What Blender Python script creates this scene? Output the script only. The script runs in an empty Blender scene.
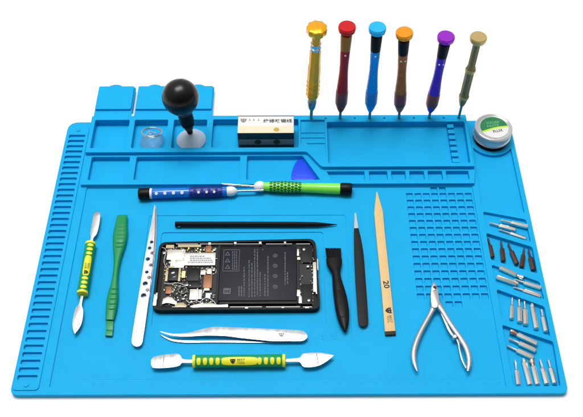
import bpy, bmesh, math, random
from mathutils import Vector, Matrix
random.seed(7)
PI = math.pi
sc = bpy.context.scene
COL = sc.collection
sc.unit_settings.system = 'METRIC'; sc.unit_settings.scale_length = 0.01   # one unit is one centimetre

# ------------------------------------------------------------------ camera solved from the mat (45 x 30 cm)
CX, CY, CZ, PIT, YAW, ROLL, F = 0.401516928, -44.3546295, 63.4102546, 0.917419771, 0.00350043111, -0.00636992187, 842.193
def _axes():
    r = Vector((1,0,0)); u = Vector((0, math.sin(PIT), math.cos(PIT))); f = Vector((0, math.cos(PIT), -math.sin(PIT)))
    Z = Matrix.Rotation(YAW, 3, 'Z'); r, u, f = Z@r, Z@u, Z@f
    r2 = r*math.cos(ROLL)+u*math.sin(ROLL); u2 = -r*math.sin(ROLL)+u*math.cos(ROLL)
    return r2, u2, f
RX, UX, FX = _axes(); CAM = Vector((CX, CY, CZ))
def ray(px, py): return FX + RX*((px-291.5)/F) - UX*((py-208.5)/F)
def P(px, py, z):
    d = ray(px, py); return CAM + d*((z-CZ)/d.z)
def PY(px, py, y):
    d = ray(px, py); return CAM + d*((y-CY)/d.y)
def S(p): return F/((Vector(p)-CAM).dot(FX))      # pixels per centimetre at a point
cd = bpy.data.cameras.new('camera'); cam = bpy.data.objects.new('camera', cd); COL.objects.link(cam)
M3 = Matrix((RX, UX, -FX)).transposed(); cam.matrix_world = Matrix.Translation(CAM) @ M3.to_4x4()
cd.sensor_width = 36; cd.lens = F/583*36; cd.clip_start = 1; cd.clip_end = 5000
sc.camera = cam

# ------------------------------------------------------------------ materials
def mat(name, col, rough=.5, metal=0, bump=0, bscale=40, trans=0, spec=.5, coat=0, var=0, vscale=6, stretch=None, rvar=.0, bevel=0, ior=1.45, alpha=1):
    m = bpy.data.materials.new(name); m.use_nodes = True; nt = m.node_tree; N = nt.nodes; L = nt.links
    b = N['Principled BSDF']; b.inputs['Base Color'].default_value = (*col, 1)
    b.inputs['Roughness'].default_value = rough; b.inputs['Metallic'].default_value = metal
    b.inputs['Transmission Weight'].default_value = trans; b.inputs['Specular IOR Level'].default_value = spec
    b.inputs['Coat Weight'].default_value = coat; b.inputs['Coat Roughness'].default_value = .1; b.inputs['IOR'].default_value = ior
    b.inputs['Alpha'].default_value = alpha
    tc = N.new('ShaderNodeTexCoord'); mp = N.new('ShaderNodeMapping'); L.new(tc.outputs['Object'], mp.inputs[0])
    if stretch: mp.inputs['Scale'].default_value = stretch
    nrm = None
    if bevel:
        bv = N.new('ShaderNodeBevel'); bv.samples = 4; bv.inputs['Radius'].default_value = bevel; nrm = bv.outputs[0]
    if bump:
        n = N.new('ShaderNodeTexNoise'); n.inputs['Scale'].default_value = bscale; n.inputs['Detail'].default_value = 3; L.new(mp.outputs[0], n.inputs[0])
        bp = N.new('ShaderNodeBump'); bp.inputs['Strength'].default_value = bump; bp.inputs['Distance'].default_value = .02; L.new(n.outputs[0], bp.inputs['Height'])
        if nrm: L.new(nrm, bp.inputs['Normal'])
        nrm = bp.outputs[0]
    if nrm: L.new(nrm, b.inputs['Normal'])
    if var:
        n = N.new('ShaderNodeTexNoise'); n.inputs['Scale'].default_value = vscale; n.inputs['Detail'].default_value = 5; L.new(mp.outputs[0], n.inputs[0])
        mx = N.new('ShaderNodeMix'); mx.data_type = 'RGBA'
        mx.inputs['A'].default_value = (*[c*(1-var) for c in col], 1); mx.inputs['B'].default_value = (*[min(1, c*(1+var)) for c in col], 1)
        L.new(n.outputs[0], mx.inputs['Factor']); L.new(mx.outputs['Result'], b.inputs['Base Color'])
    if rvar:
        n = N.new('ShaderNodeTexNoise'); n.inputs['Scale'].default_value = vscale*2; L.new(mp.outputs[0], n.inputs[0])
        mr = N.new('ShaderNodeMapRange'); mr.inputs['To Min'].default_value = rough-rvar; mr.inputs['To Max'].default_value = rough+rvar
        L.new(n.outputs[0], mr.inputs['Value']); L.new(mr.outputs[0], b.inputs['Roughness'])
    return m
M = {}
M['ground'] = mat('white_paper', (.93,.93,.93), .8, spec=.1)
M['mat'] = mat('blue_silicone', (.006,.375,.71), .52, bump=.16, bscale=7, spec=.12, var=.06, vscale=.5, bevel=.025, rvar=.07)
M['emboss'] = mat('blue_silicone_mark', (.005,.33,.64), .5, spec=.15)
M['steel'] = mat('polished_steel', (.66,.66,.67), .2, 1)
M['brushed'] = mat('brushed_steel', (.42,.42,.42), .32, 1, bump=.3, bscale=14, stretch=(1,9,1), var=.2, vscale=3)
M['satin'] = mat('satin_steel', (.58,.58,.59), .28, 1, bump=.2, bscale=9, stretch=(1,.25,1), var=.12, vscale=1.2, rvar=.08)
M['bitsteel'] = mat('bit_steel', (.84,.80,.74), .25, 1)
M['copper'] = mat('copper_tip', (.75,.42,.30), .35, 1)
M['darkbit'] = mat('dark_bit_steel', (.13,.065,.05), .34, .8)
M['black'] = mat('black_plastic', (.005,.005,.006), .4, bump=.05, bscale=30, spec=.18)
M['rubber'] = mat('black_rubber', (.004,.003,.004), .28, bump=.03, bscale=10, spec=.4)
M['satinblack'] = mat('black_coating', (.009,.010,.012), .5, bump=.08, bscale=60, spec=.18)
M['nylon'] = mat('black_nylon', (.004,.004,.005), .45, bump=.15, bscale=25, spec=.18)
M['bristle'] = mat('black_bristle', (.008,.008,.01), .4)
M['wood'] = mat('bamboo', (.70,.47,.20), .55, bump=.3, bscale=6, stretch=(5,.35,1), var=.3, vscale=6)
M['char'] = mat('charred_end', (.02,.015,.012), .7)
M['ink'] = mat('black_ink', (.012,.010,.012), .6)
M['green'] = mat('green_nylon', (.004,.25,.075), .4, bump=.06, bscale=20, var=.06)
M['grubber'] = mat('green_rubber', (.004,.27,.07), .42, bump=.05, bscale=30)
M['yellow'] = mat('yellow_rubber', (.80,.76,.025), .42, bump=.04, bscale=30)
M['gold'] = mat('gold_anodised', (.95,.42,.01), .25, .5)
M['golddark'] = mat('dark_gold_anodised', (.92,.42,.01), .28, .3)
M['red'] = mat('red_anodised', (.62,.01,.012), .28, .35)
M['darkred'] = mat('wine_anodised', (.38,.003,.006), .24, .1, spec=.4)
M['brasscollar'] = mat('brass_collar', (.36,.15,.02), .34, .12, spec=.3)
M['skyanod'] = mat('sky_blue_anodised', (.015,.48,.90), .28, .3)
M['blueanod'] = mat('blue_anodised', (.01,.30,.85), .24, .2)
M['orange'] = mat('orange_anodised', (.90,.32,.012), .28, .4)
M['brown'] = mat('brown_anodised', (.42,.12,.01), .26, .12, var=.5, vscale=2, spec=.4)
M['purple'] = mat('purple_anodised', (.32,.02,.55), .28, .35)
M['indigo'] = mat('indigo_anodised', (.07,.008,.52), .22, .12)
M['skygrip'] = mat('blue_knurled_band', (.015,.24,.68), .4, .3, bump=.9, bscale=22, stretch=(1,1,5))
M['khaki'] = mat('champagne_anodised', (.52,.38,.14), .32, .4)
M['olive'] = mat('dark_green_anodised', (.17,.17,.07), .34, .12, spec=.3)
M['knurl'] = mat('knurled_band', (.20,.05,.05), .34, .3, bump=.9, bscale=22, stretch=(1,1,5))
M['white'] = mat('white_plastic', (.82,.82,.84), .35)
M['handleblue'] = mat('blue_handle_plastic', (.008,.17,.66), .2, coat=.3)
M['gripblue'] = mat('navy_grip_rubber', (.008,.014,.14), .4)
M['gripblue2'] = mat('royal_grip', (.012,.055,.42), .35)
M['lime'] = mat('lime_handle_plastic', (.22,.80,.06), .28, coat=.3)
M['limegrip'] = mat('dark_lime_grip', (.01,.11,.012), .45)
M['pick'] = mat('blue_pick_plastic', (.012,.07,.74), .42, spec=.3, var=.08, vscale=1)
M['paper'] = mat('white_print', (.74,.73,.71), .55)
M['cream'] = mat('cream_print', (.82,.68,.47), .5)
M['boxblack'] = mat('black_print', (.006,.010,.010), .4)
M['boxgrey'] = mat('grey_print', (.24,.24,.25), .4)
M['brass'] = mat('gold_foil', (.48,.36,.06), .4, .5)
M['bronze'] = mat('dark_foil', (.10,.07,.02), .35, .6)
M['clear'] = mat('clear_plastic', (.72,.74,.75), .2, .35, trans=.35, ior=1.4)
M['clearcup'] = mat('clear_vinyl', (.90,.96,1.0), .10, trans=.93, ior=1.3)
M['milky'] = mat('milky_silicone', (.74,.88,.98), .38, trans=.35, ior=1.35)
M['pink'] = mat('pale_pink_silicone', (.75,.55,.50), .4)
M['labelgreen'] = mat('green_label', (.012,.20,.06), .4, var=.35, vscale=2.5)
M['labellight'] = mat('pale_green_print', (.16,.52,.28), .4)
M['lime2'] = mat('lime_stripe', (.55,.80,.02), .4)
M['tinlead'] = mat('dark_paste', (.02,.018,.016), .4)
M['phone'] = mat('phone_black', (.003,.003,.004), .4, spec=.25, bump=.05, bscale=30)
M['cavity'] = mat('phone_inner_tray', (.007,.007,.009), .5, spec=.25, bump=.3, bscale=8)
M['pcb'] = mat('circuit_board', (.008,.011,.014), .4, spec=.3, bump=.5, bscale=9, var=.6, vscale=5)
M['battery'] = mat('battery_wrap', (.006,.007,.012), .5, spec=.25, bump=.15, bscale=1.5)
M['print'] = mat('grey_battery_print', (.065,.075,.10), .5)
M['shield'] = mat('shield_can', (.60,.58,.50), .36, .7, bump=.25, bscale=5, var=.15, vscale=2)
M['beige'] = mat('beige_shield', (.40,.34,.20), .45, .3)
M['flex'] = mat('copper_flex', (.26,.10,.04), .42, .3, var=.3)
M['contact'] = mat('gold_contact', (.75,.62,.22), .35, .6)
M['lens'] = mat('lens_glass', (.004,.004,.006), .08, coat=1)
M['steelgrey'] = mat('grey_metal', (.30,.30,.31), .35, .9)

# ------------------------------------------------------------------ object helpers
WL = {}
def tag(o, label=None, cat=None, group=None, kind=None):
    if label: o['label'] = label
    if cat: o['category'] = cat
    if group: o['group'] = group
    if kind: o['kind'] = kind
    return o
def thing(name, label, cat, loc, group=None):
    o = bpy.data.objects.new(name, None); COL.objects.link(o); o.location = loc; o.empty_display_size = .5
    WL[o.name] = Vector(loc); return tag(o, label, cat, group)
def mesh(name, bm, m, parent=None, smooth=True, ang=38, local=False, mats=None):
    """links a bmesh given in world coordinates as one object under its parent"""
    off = Vector((0,0,0)) if (parent is None or local) else WL[parent.name]
    if not local and parent is not None: bmesh.ops.translate(bm, verts=bm.verts, vec=-off)
    bmesh.ops.recalc_face_normals(bm, faces=bm.faces)
    if smooth:
        for f in bm.faces: f.smooth = True
        for e in bm.edges:
            if len(e.link_faces) == 2 and e.calc_face_angle(0) > math.radians(ang): e.smooth = False
    me = bpy.data.meshes.new(name); bm.to_mesh(me); bm.free()
    for k in (mats or [m]): me.materials.append(M[k] if isinstance(k, str) else k)
    o = bpy.data.objects.new(name, me); COL.objects.link(o)
    if parent is not None: o.parent = parent
    WL[o.name] = off
    return o
def NB(): return bmesh.new()
def bevel(bm, w, ang=30, seg=2):
    es = [e for e in bm.edges if len(e.link_faces) == 2 and e.calc_face_angle(0) > math.radians(ang)]
    if es: bmesh.ops.bevel(bm, geom=es, offset=w, segments=seg, profile=.6, affect='EDGES', clamp_overlap=True)
def join(a, b):
    me = bpy.data.meshes.new('t'); b.to_mesh(me); b.free(); a.from_mesh(me); bpy.data.meshes.remove(me)
def ring_edges(bm, vs):
    es = []
    for i in range(len(vs)):
        e = bm.edges.get((vs[i], vs[(i+1) % len(vs)])) or bm.edges.new((vs[i], vs[(i+1) % len(vs)])); es.append(e)
    return es
def prism(poly, z0, z1, holes=(), bv=0, seg=2):
    bm = NB(); sets = []
    for pl in [poly]+list(holes):
        top = [bm.verts.new((p[0], p[1], z1)) for p in pl]; lo = [bm.verts.new((p[0], p[1], z0)) for p in pl]
        n = len(pl)
        for i in range(n): bm.faces.new((top[i], top[(i+1)%n], lo[(i+1)%n], lo[i]))
        sets.append((top, lo))
    if not holes:
        bm.faces.new(sets[0][0]); bm.faces.new(sets[0][1])
    else:
        for k in (0, 1):
            es = []
            for s in sets: es += ring_edges(bm, s[k])
            bmesh.ops.triangle_fill(bm, use_beauty=True, use_dissolve=False, edges=es)
    bmesh.ops.recalc_face_normals(bm, faces=bm.faces)
    if bv: bevel(bm, bv, 50, seg)
    return bm
def relief(bm, ring, z, kids):
    es = ring_edges(bm, ring)
    for poly, cz, sub in kids:
        top = [bm.verts.new((p[0], p[1], z)) for p in poly]; lo = [bm.verts.new((p[0], p[1], cz)) for p in poly]
        es += ring_edges(bm, top); n = len(poly)
        for i in range(n): bm.faces.new((top[i], top[(i+1)%n], lo[(i+1)%n], lo[i]))
        relief(bm, lo, cz, sub)
    bmesh.ops.triangle_fill(bm, use_beauty=True, use_dissolve=False, edges=es)
def relief_body(poly, z0, z1, kids):
    bm = NB()
    top = [bm.verts.new((p[0], p[1], z1)) for p in poly]; lo = [bm.verts.new((p[0], p[1], z0)) for p in poly]; n = len(poly)
    for i in range(n): bm.faces.new((top[i], top[(i+1)%n], lo[(i+1)%n], lo[i]))
    bm.faces.new(lo); relief(bm, top, z1, kids); return bm
def rnd(poly, r, n=4):
    """rounds polygon corners; r may be a list"""
    out = []; m = len(poly)
    for i in range(m):
        p = Vector(poly[i][:2]); a = Vector(poly[i-1][:2]); b = Vector(poly[(i+1)%m][:2]); ri = r[i] if isinstance(r, (list, tuple)) else r
        if ri <= 0: out.append((p.x, p.y)); continue
        da, db = (a-p), (b-p); k = min(ri, da.length*.48, db.length*.48); s = p+da.normalized()*k; t = p+db.normalized()*k
        for j in range(n+1):
            u = j/n; q = s*(1-u)**2 + p*2*u*(1-u) + t*u*u; out.append((q.x, q.y))
    return out
def R(x0, y0, x1, y1, r=.08, n=2): return rnd([(x0,y0),(x1,y0),(x1,y1),(x0,y1)], r, n)
def circ(x, y, r, n=24, a0=0): return [(x+r*math.cos(a0+2*PI*i/n), y+r*math.sin(a0+2*PI*i/n)) for i in range(n)]
def pxpoly(pts, z): return [P(x, y, z)[:2] for x, y in pts]
def spline(pts, n=6, closed=False):
    out = []; m = len(pts); V = [Vector(p) for p in pts]
    rg = range(m if closed else m-1)
    for i in rg:
        p0 = V[(i-1)%m] if (closed or i > 0) else V[0]*2-V[1]; p1 = V[i]; p2 = V[(i+1)%m]
        p3 = V[(i+2)%m] if (closed or i+2 < m) else V[-1]*2-V[-2]
        for j in range(n):
            t = j/n; out.append(.5*((2*p1)+(p2-p0)*t+(2*p0-5*p1+4*p2-p3)*t*t+(3*p1-p0-3*p2+p3)*t**3))
    if not closed: out.append(V[-1].copy())
    return out
def tube(bm, pts, rw, rh=None, seg=14, up=Vector((0,0,1)), cap=True, power=1, tw=0):
    pts = [Vector(p) for p in pts]; n = len(pts)
    if not isinstance(rw, (list, tuple)): rw = [rw]*n
    rh = rw if rh is None else (rh if isinstance(rh, (list, tuple)) else [rh]*n)
    rings = []
    for i in range(n):
        d = (pts[min(i+1, n-1)]-pts[max(i-1, 0)]).normalized()
        s = d.cross(up); s = s.normalized() if s.length > 1e-4 else Vector((1,0,0)); w = s.cross(d).normalized()
        r = []
        for k in range(seg):
            a = 2*PI*k/seg+tw; c, q = math.cos(a), math.sin(a)
            if power != 1: c = math.copysign(abs(c)**power, c); q = math.copysign(abs(q)**power, q)
            r.append(bm.verts.new(pts[i]+s*(rw[i]*c)+w*(rh[i]*q)))
        rings.append(r)
    for i in range(n-1):
        for k in range(seg): bm.faces.new((rings[i][k], rings[i][(k+1)%seg], rings[i+1][(k+1)%seg], rings[i+1][k]))
    if cap: bm.faces.new(rings[0]); bm.faces.new(rings[-1])
def lathe(bm, A, D, prof, seg=28, flat=1, fa=0, up=Vector((0,0,1)), cap=True):
    """prof: (distance along D, radius) pairs"""
    D = Vector(D).normalized(); A = Vector(A)
    s = D.cross(up); s = s.normalized() if s.length > 1e-4 else Vector((1,0,0)); w = s.cross(D).normalized()
    rings = []
    for t, r in prof:
        r = max(r, .001); rings.append([bm.verts.new(A+D*t+(s*math.cos(2*PI*k/seg+fa)+w*math.sin(2*PI*k/seg+fa)*flat)*r) for k in range(seg)])
    for i in range(len(rings)-1):
        for k in range(seg): bm.faces.new((rings[i][k], rings[i][(k+1)%seg], rings[i+1][(k+1)%seg], rings[i+1][k]))
    if cap: bm.faces.new(rings[0]); bm.faces.new(rings[-1])
def box(bm, x0, y0, z0, x1, y1, z1, rz=0, tilt=0):
    c = Vector(((x0+x1)/2, (y0+y1)/2, (z0+z1)/2)); r = bmesh.ops.create_cube(bm, size=1)
    for v in r['verts']:
        v.co = Vector((v.co.x*(x1-x0), v.co.y*(y1-y0), v.co.z*(z1-z0)))
        if rz: v.co = Matrix.Rotation(rz, 3, 'Z')@v.co
        v.co += c
    return r['verts']
def torus(bm, c, ax, R0, r0, n=40, m=10):
    ax = Vector(ax).normalized(); s = ax.cross(Vector((1,0,0))).normalized(); w = s.cross(ax).normalized(); rings = []
    for i in range(n):
        a = 2*PI*i/n; d = s*math.cos(a)+w*math.sin(a)
        rings.append([bm.verts.new(Vector(c)+d*(R0+r0*math.cos(2*PI*j/m))+ax*(r0*math.sin(2*PI*j/m))) for j in range(m)])
    for i in range(n):
        for j in range(m): bm.faces.new((rings[i][j], rings[(i+1)%n][j], rings[(i+1)%n][(j+1)%m], rings[i][(j+1)%m]))
def text_bm(s, c, w, h, rz=0, thick=.004, normal=None, bold=.0):
    """writing laid flat, scaled to w x h, centred on c, turned by rz about z"""
    cu = bpy.data.curves.new('t', 'FONT'); cu.body = s; cu.align_x = 'CENTER'; cu.resolution_u = 3; cu.offset = bold
    ob = bpy.data.objects.new('t', cu); COL.objects.link(ob)
    dg = bpy.context.evaluated_depsgraph_get(); me = bpy.data.meshes.new_from_object(ob.evaluated_get(dg))
    bm = NB(); bm.from_mesh(me); COL.objects.unlink(ob); bpy.data.objects.remove(ob); bpy.data.curves.remove(cu); bpy.data.meshes.remove(me)
    xs = [v.co.x for v in bm.verts]; ys = [v.co.y for v in bm.verts]
    if not xs: return bm
    mx, my = (min(xs)+max(xs))/2, (min(ys)+max(ys))/2; sx = w/max(max(xs)-min(xs), 1e-6); sy = h/max(max(ys)-min(ys), 1e-6)
    g = bmesh.ops.extrude_face_region(bm, geom=bm.faces[:])
    for v in [q for q in g['geom'] if isinstance(q, bmesh.types.BMVert)]: v.co.z += 1
    Rm = Matrix.Rotation(rz, 3, 'Z')
    for v in bm.verts:
        v.co = Rm@Vector(((v.co.x-mx)*sx, (v.co.y-my)*sy, (thick if v.co.z > .5 else 0))); v.co += Vector(c)
    return bm
def slab(pts, z, t, name, m, parent, bv=.03, holes=(), sm=True, raw=False, seg=2):
    """flat piece from its outline (seen at height z), thickness t downward"""
    poly = [tuple(p) for p in pts] if raw else pxpoly(pts, z)
    return mesh(name, prism(poly, z-t, z, holes, bv, seg), m, parent, sm)
def ribbon(ax, n=5, endround=False, startround=False):
    """outline in pixels from centre line points (x, y, full width)"""
    pts = spline([(a[0], a[1], a[2]) for a in ax], n); L_, R_ = [], []
    for i, p in enumerate(pts):
        d = (pts[min(i+1, len(pts)-1)]-pts[max(i-1, 0)]); d.z = 0; d.normalize(); nx, ny = -d.y, d.x
        L_.append((p.x+nx*p.z/2, p.y+ny*p.z/2)); R_.append((p.x-nx*p.z/2, p.y-ny*p.z/2))
    def arc(i, s):
        p = pts[i]; d = (pts[1]-pts[0]) if i == 0 else (pts[-1]-pts[-2]); d.z = 0; d.normalize(); nx, ny = -d.y, d.x; o = []
        for k in range(1, 6):
            a = PI*k/6
            if i == 0: o.append((p.x-(nx*math.cos(a)+d.x*math.sin(a))*p.z/2, p.y-(ny*math.cos(a)+d.y*math.sin(a))*p.z/2))
            else: o.append((p.x+(nx*math.cos(a)+d.x*math.sin(a))*p.z/2, p.y+(ny*math.cos(a)+d.y*math.sin(a))*p.z/2))
        return o
    out = list(L_)
    if endround: out += arc(len(pts)-1, 1)
    out += R_[::-1]
    if startround: out += arc(0, 1)
    return out
def px_sp(pts, n=4): return [(q.x, q.y) for q in spline([(x, y, 0) for x, y in pts], n)]
def base_of(px, py, z=.4): v = P(px, py, z); return (v.x, v.y, z)
def pxtube(bm, ax, z, hr=1, n=5, seg=16, power=1, flatten=None):
    pts = spline([(a[0], a[1], a[2]) for a in ax], n); W = [P(p.x, p.y, z) for p in pts]; r = [max(.012, p.z/2/S(w)) for p, w in zip(pts, W)]
    tube(bm, W, r, [min(q*hr, flatten) if flatten else q*hr for q in r], seg, power=power)
def shield_logo(c, s, rz):
    """small round-eared animal badge"""
    pl = [(-.5,.5),(-.32,.34),(-.1,.42),(.1,.42),(.32,.34),(.5,.5),(.5,.1),(.36,-.25),(0,-.52),(-.36,-.25),(-.5,.1)]
    hl = [circ(-.2, .1, .07, 8), circ(.2, .1, .07, 8)]
    bm = prism(pl, 0, .004, hl)
    Rm = Matrix.Rotation(rz, 3, 'Z')
    for v in bm.verts: v.co = Rm@Vector((v.co.x*s, v.co.y*s, v.co.z)) + Vector(c)
    return bm

# ------------------------------------------------------------------ ground
g = NB(); bmesh.ops.create_grid(g, x_segments=2, y_segments=2, size=600)
go = mesh('tabletop', g, 'ground', None); go['kind'] = 'structure'

# ------------------------------------------------------------------ the mat
BZ, WZ, LZ, H2, H1 = .5, .38, .60, .85, 1.25
mat_t = thing('repair_mat', 'large bright blue silicone repair mat with trays along its back', 'mat', (0, 0, 0))
wk = []                                   # work area children
# faint nested pads under the phone
wk.append((R(-13.1, -10.5, 5.3, 3.12, .3, 3), .335, [(R(-11.75, -8.68, 3.15, 1.2, .3, 3), .255, [])]))
for r in range(-1, 16):
    y = 5.69-.8*r
    for c in range(8):
        x = 11.17+.8*c
        if r == -1 and c not in (3, 4): continue
        if r == 15 and c not in (3, 4): continue
        y_ = y if r != -1 else y-.1+.0
        wk.append((R(x, y_-.6, x+.64, y_, .07, 2), .19, []))
# left ladder strip
lk = []
for i in range(39):
    y = 13.18-.697*i
    lk.append((R(-22.14, y-.42, -20.52, y, .1, 2), .36, []))
lk.append((circ(-21.35, 13.82, .2, 14), .66, [])); lk.append((circ(-21.3, -14.15, .22, 14), .66, []))
lpanel = rnd([(-22.38,-14.62),(-20.25,-14.62),(-20.25,9.9),(-20.25,14.2),(-20.6,14.75),(-22.0,14.75),(-22.38,14.2)], [.35,.35,0,.3,.2,.2,.3], 4)
# upper trays
YB = 15.16
r2 = []
for x0, x1, a in [(-19.37,-15.6,0),(-14.97,-4.78,0)]: r2.append((R(x0, 7.06, x1, 10.0, .18, 3), .3, []))
r2.append((rnd([(-4.12,7.02),(3.0,7.02),(1.35,10.06),(-4.12,10.06)], .15, 3), .3, []))
r2.append((rnd([(4.1,6.98),(7.3,6.98),(7.3,8.05),(3.62,8.05)], .08, 2), .42, []))
for x0, x1 in [(7.72,9.5),(9.86,11.25),(11.62,13.05),(13.4,14.8),(15.15,17.35)]: r2.append((R(x0, 6.98, x1, 8.05, .08, 2), .42, []))
r1 = []
for x0, x1 in [(-19.6,-16.1),(-15.58,-12.2),(-11.63,-8.26)]: r1.append((R(x0, 10.8, x1, 14.6, .15, 3), .45, []))
steps = []
# tray 4 joins the stepped ledge beside the long tray
r1.append((rnd([(-7.67,10.8),(.95,10.8),(.95,14.62),(-7.67,14.62)], .15, 3), .45, []))
def sy(py): return P(312, py, 1.1).y
stp = [(1.15,14.5),(3.62,14.5),(3.62,8.86),(3.42,8.86),(1.62,10.62),(1.15,11.2)]
ys = [14.5, sy(132.6), sy(137.6), sy(143.2), sy(148.6)]
st = []
zz = 1.12
# each tread is a thin strip stepping down to the right
r1.append((stp, 1.13, [([(1.2, ys[i+1]+.04), (3.57, ys[i+1]+.04), (3.57, ys[i]-.04), (1.2, ys[i]-.04)] if i < 3 else [(2.3, ys[4]+.04), (3.57, ys[4]+.04), (3.57, ys[3]-.04), (1.75, ys[3]-.04)], 1.04, []) for i in range(4)]))
tray = [(3.8,8.74),(17.58,8.74),(17.68,14.2),(3.8,14.2)]
nk = []
dv = [(15.93, 8.9), (16.5, 8.9), (16.62, 14.0), (16.05, 14.0)]
for i in range(7):
    y1 = 14.12-.76*i; y0 = y1-.5
    nk.append((R(15.95+.02*0, y0, 16.6, y1, .05, 1), .95, []))
r1.append((rnd(tray, .15, 3), .5, nk))
hp = [(311,118),(340,118),(369.5,118),(399,118),(429,118),(458.8,118.6)]
holes = [P(x, y, H1) for x, y in hp]
yh = sum(h.y for h in holes)/6
for i, h in enumerate(holes): h.y = yh
for h in holes: r1.append((circ(h.x, yh, .15, 12), .75, []))
for i in range(5): r1.append((circ((holes[i].x+holes[i+1].x)/2, yh, .1, 10), .75, []))
b1 = rnd([(-20.0,10.25),(1.75,10.25),(3.15,8.3),(17.93,8.3),(17.93,YB-.03),(-20.0,YB-.03)], [.05,.3,.3,.1,.1,.1], 3)
b2 = [(-19.97,6.5),(17.72,6.5),(18.0,8.0),(18.0,YB),(-20.06,YB),(-20.06,9.5)]
b2 = rnd(b2, .05, 2)
# right strip
TC = P(492.5, 152.5, .2); TC = Vector((TC.x, TC.y+1.62, 0))
def pf(x, y): q = P(x, y, BZ); return (q.x, q.y)
arcp = [(TC.x+2.25*math.cos(a), TC.y+2.25*math.sin(a)) for a in [math.radians(d) for d in range(212, 325, 8)]]
c1 = rnd(arcp+[(22.05,10.3), (22.05, pf(525,213)[1]), (18.12, pf(481,205)[1])], [0]*len(arcp)+[.1,.2,.2], 3)
comps = [
  ([(483,211.5),(526,219.5),(531,242),(486.5,228)], .18),
  ([(486,232.8),(532.5,247),(537.5,273.5),(491,260)], .08),
  ([(491.5,264.5),(539.7,281.8),(544.5,299.5),(495.5,283.5)], .18),
  ([(496.5,289),(544.7,306.6),(550.5,336.5),(501.8,319.5)], .08),
  ([(502,324.6),(553.3,341.5),(560.8,386),(513.7,386)], .08)]
rs = [(circ(TC.x, TC.y, 1.76, 36), .15, []), (c1, .2, [])]
for pl, z in comps: rs.append((rnd(pxpoly(pl, BZ), .22, 3), z, []))
wa = rnd([(-19.43,-14.35),(17.57,-14.45),(17.57,6.42),(-19.43,6.42)], .1, 2)
outer = rnd([(-22.5,-15),(22.5,-15),(22.5,15.0),(18.05,15.0),(18.05,YB+.03),(-20.1,YB+.03),(-20.1,15.0),(-22.5,15.0)], [.6,.6,.25,0,.05,.05,0,1.1], 5)
bm = relief_body(outer, 0.02, BZ, [(wa, WZ, wk), (lpanel, LZ, lk), (b2, H2, r2+[(b1, H1, r1)])]+rs)
mesh('mat_body', bm, 'mat', mat_t, ang=25)
# rear flaps (phone stand), each a panel with a finger tab
for x0, x1, tabs in [(-20.05,-16.2,[-18.3]), (-15.9,-7.9,[-14.2,-9.6])]:
    pl = [(x0,YB+.1),(x1,YB+.1),(x1,19.9)]
    for t in tabs[::-1]:
        pl += [(t+.72*math.cos(a), 19.9+.42*math.sin(a)) for a in [PI*k/8 for k in range(9)]]
    pl += [(x0,19.9)]
    b = relief_body(pl, .3, .62, [(R(x0+.06, 16.5, x1-.1, 19.82, .12, 2), .86, [])])
    mesh('rear_flap', b, 'mat', mat_t, ang=25)
b = NB(); join(b, prism(R(-16.25,15.2,-15.85,16.1,.1), .3, .56)); mesh('hinge_web', b, 'milky', mat_t)
# faint embossed ruler along the front and two characters beside the pad
b = NB()
for i in range(0, 341):
    x = -17+.1*i; l = .5 if i % 10 == 0 else (.36 if i % 5 == 0 else .22)
    if i % 2 and l == .22: continue
    box(b, x-.008, -13.6-.0, WZ-.01, x+.008, -13.6+l, WZ+.004)
box(b, -17.4, -13.63, WZ-.01, 17.2, -13.6, WZ+.004)
o = mesh('embossed_ruler', b, 'emboss', mat_t, smooth=False)
b = NB()
for i in range(35):
    q = -17+i
    join(b, text_bm(str(i), (q, -14.0, WZ), .14 if i < 10 else .26, .2, 0, .004))
mesh('embossed_numbers', b, 'emboss', mat_t, smooth=False)
b = NB()
for cx in (2.85, 3.75):
    x, y = cx, -9.65
    for a, c_, d, e in [(-.3,-.3,-.25,.3),(.25,-.3,.3,.3),(-.25,.25,.25,.3),(-.25,-.03,.25,.02),(-.03,-.3,.02,.25),(-.25,-.3,.25,-.26)]:
        box(b, x+a, y+c_, .325, x+d, y+e, .34)
mesh('embossed_characters', b, 'emboss', mat_t, smooth=False)

random.seed(3)
b = NB()
for i in range(46):
    x, y = random.uniform(-19, 17), random.uniform(-13.2, 6.2)
    if -13.4 < x < 5.6 and y < 3.4: continue
    if x > 10.5: continue
    a_ = random.uniform(0, PI); l_ = random.uniform(.02, .09)
    tube(b, [(x, y, WZ+.008), (x+l_*math.cos(a_), y+l_*math.sin(a_), WZ+.01)], .008, seg=4)
o = mesh('dust', b, 'paper', None); o['kind'] = 'stuff'
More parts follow.
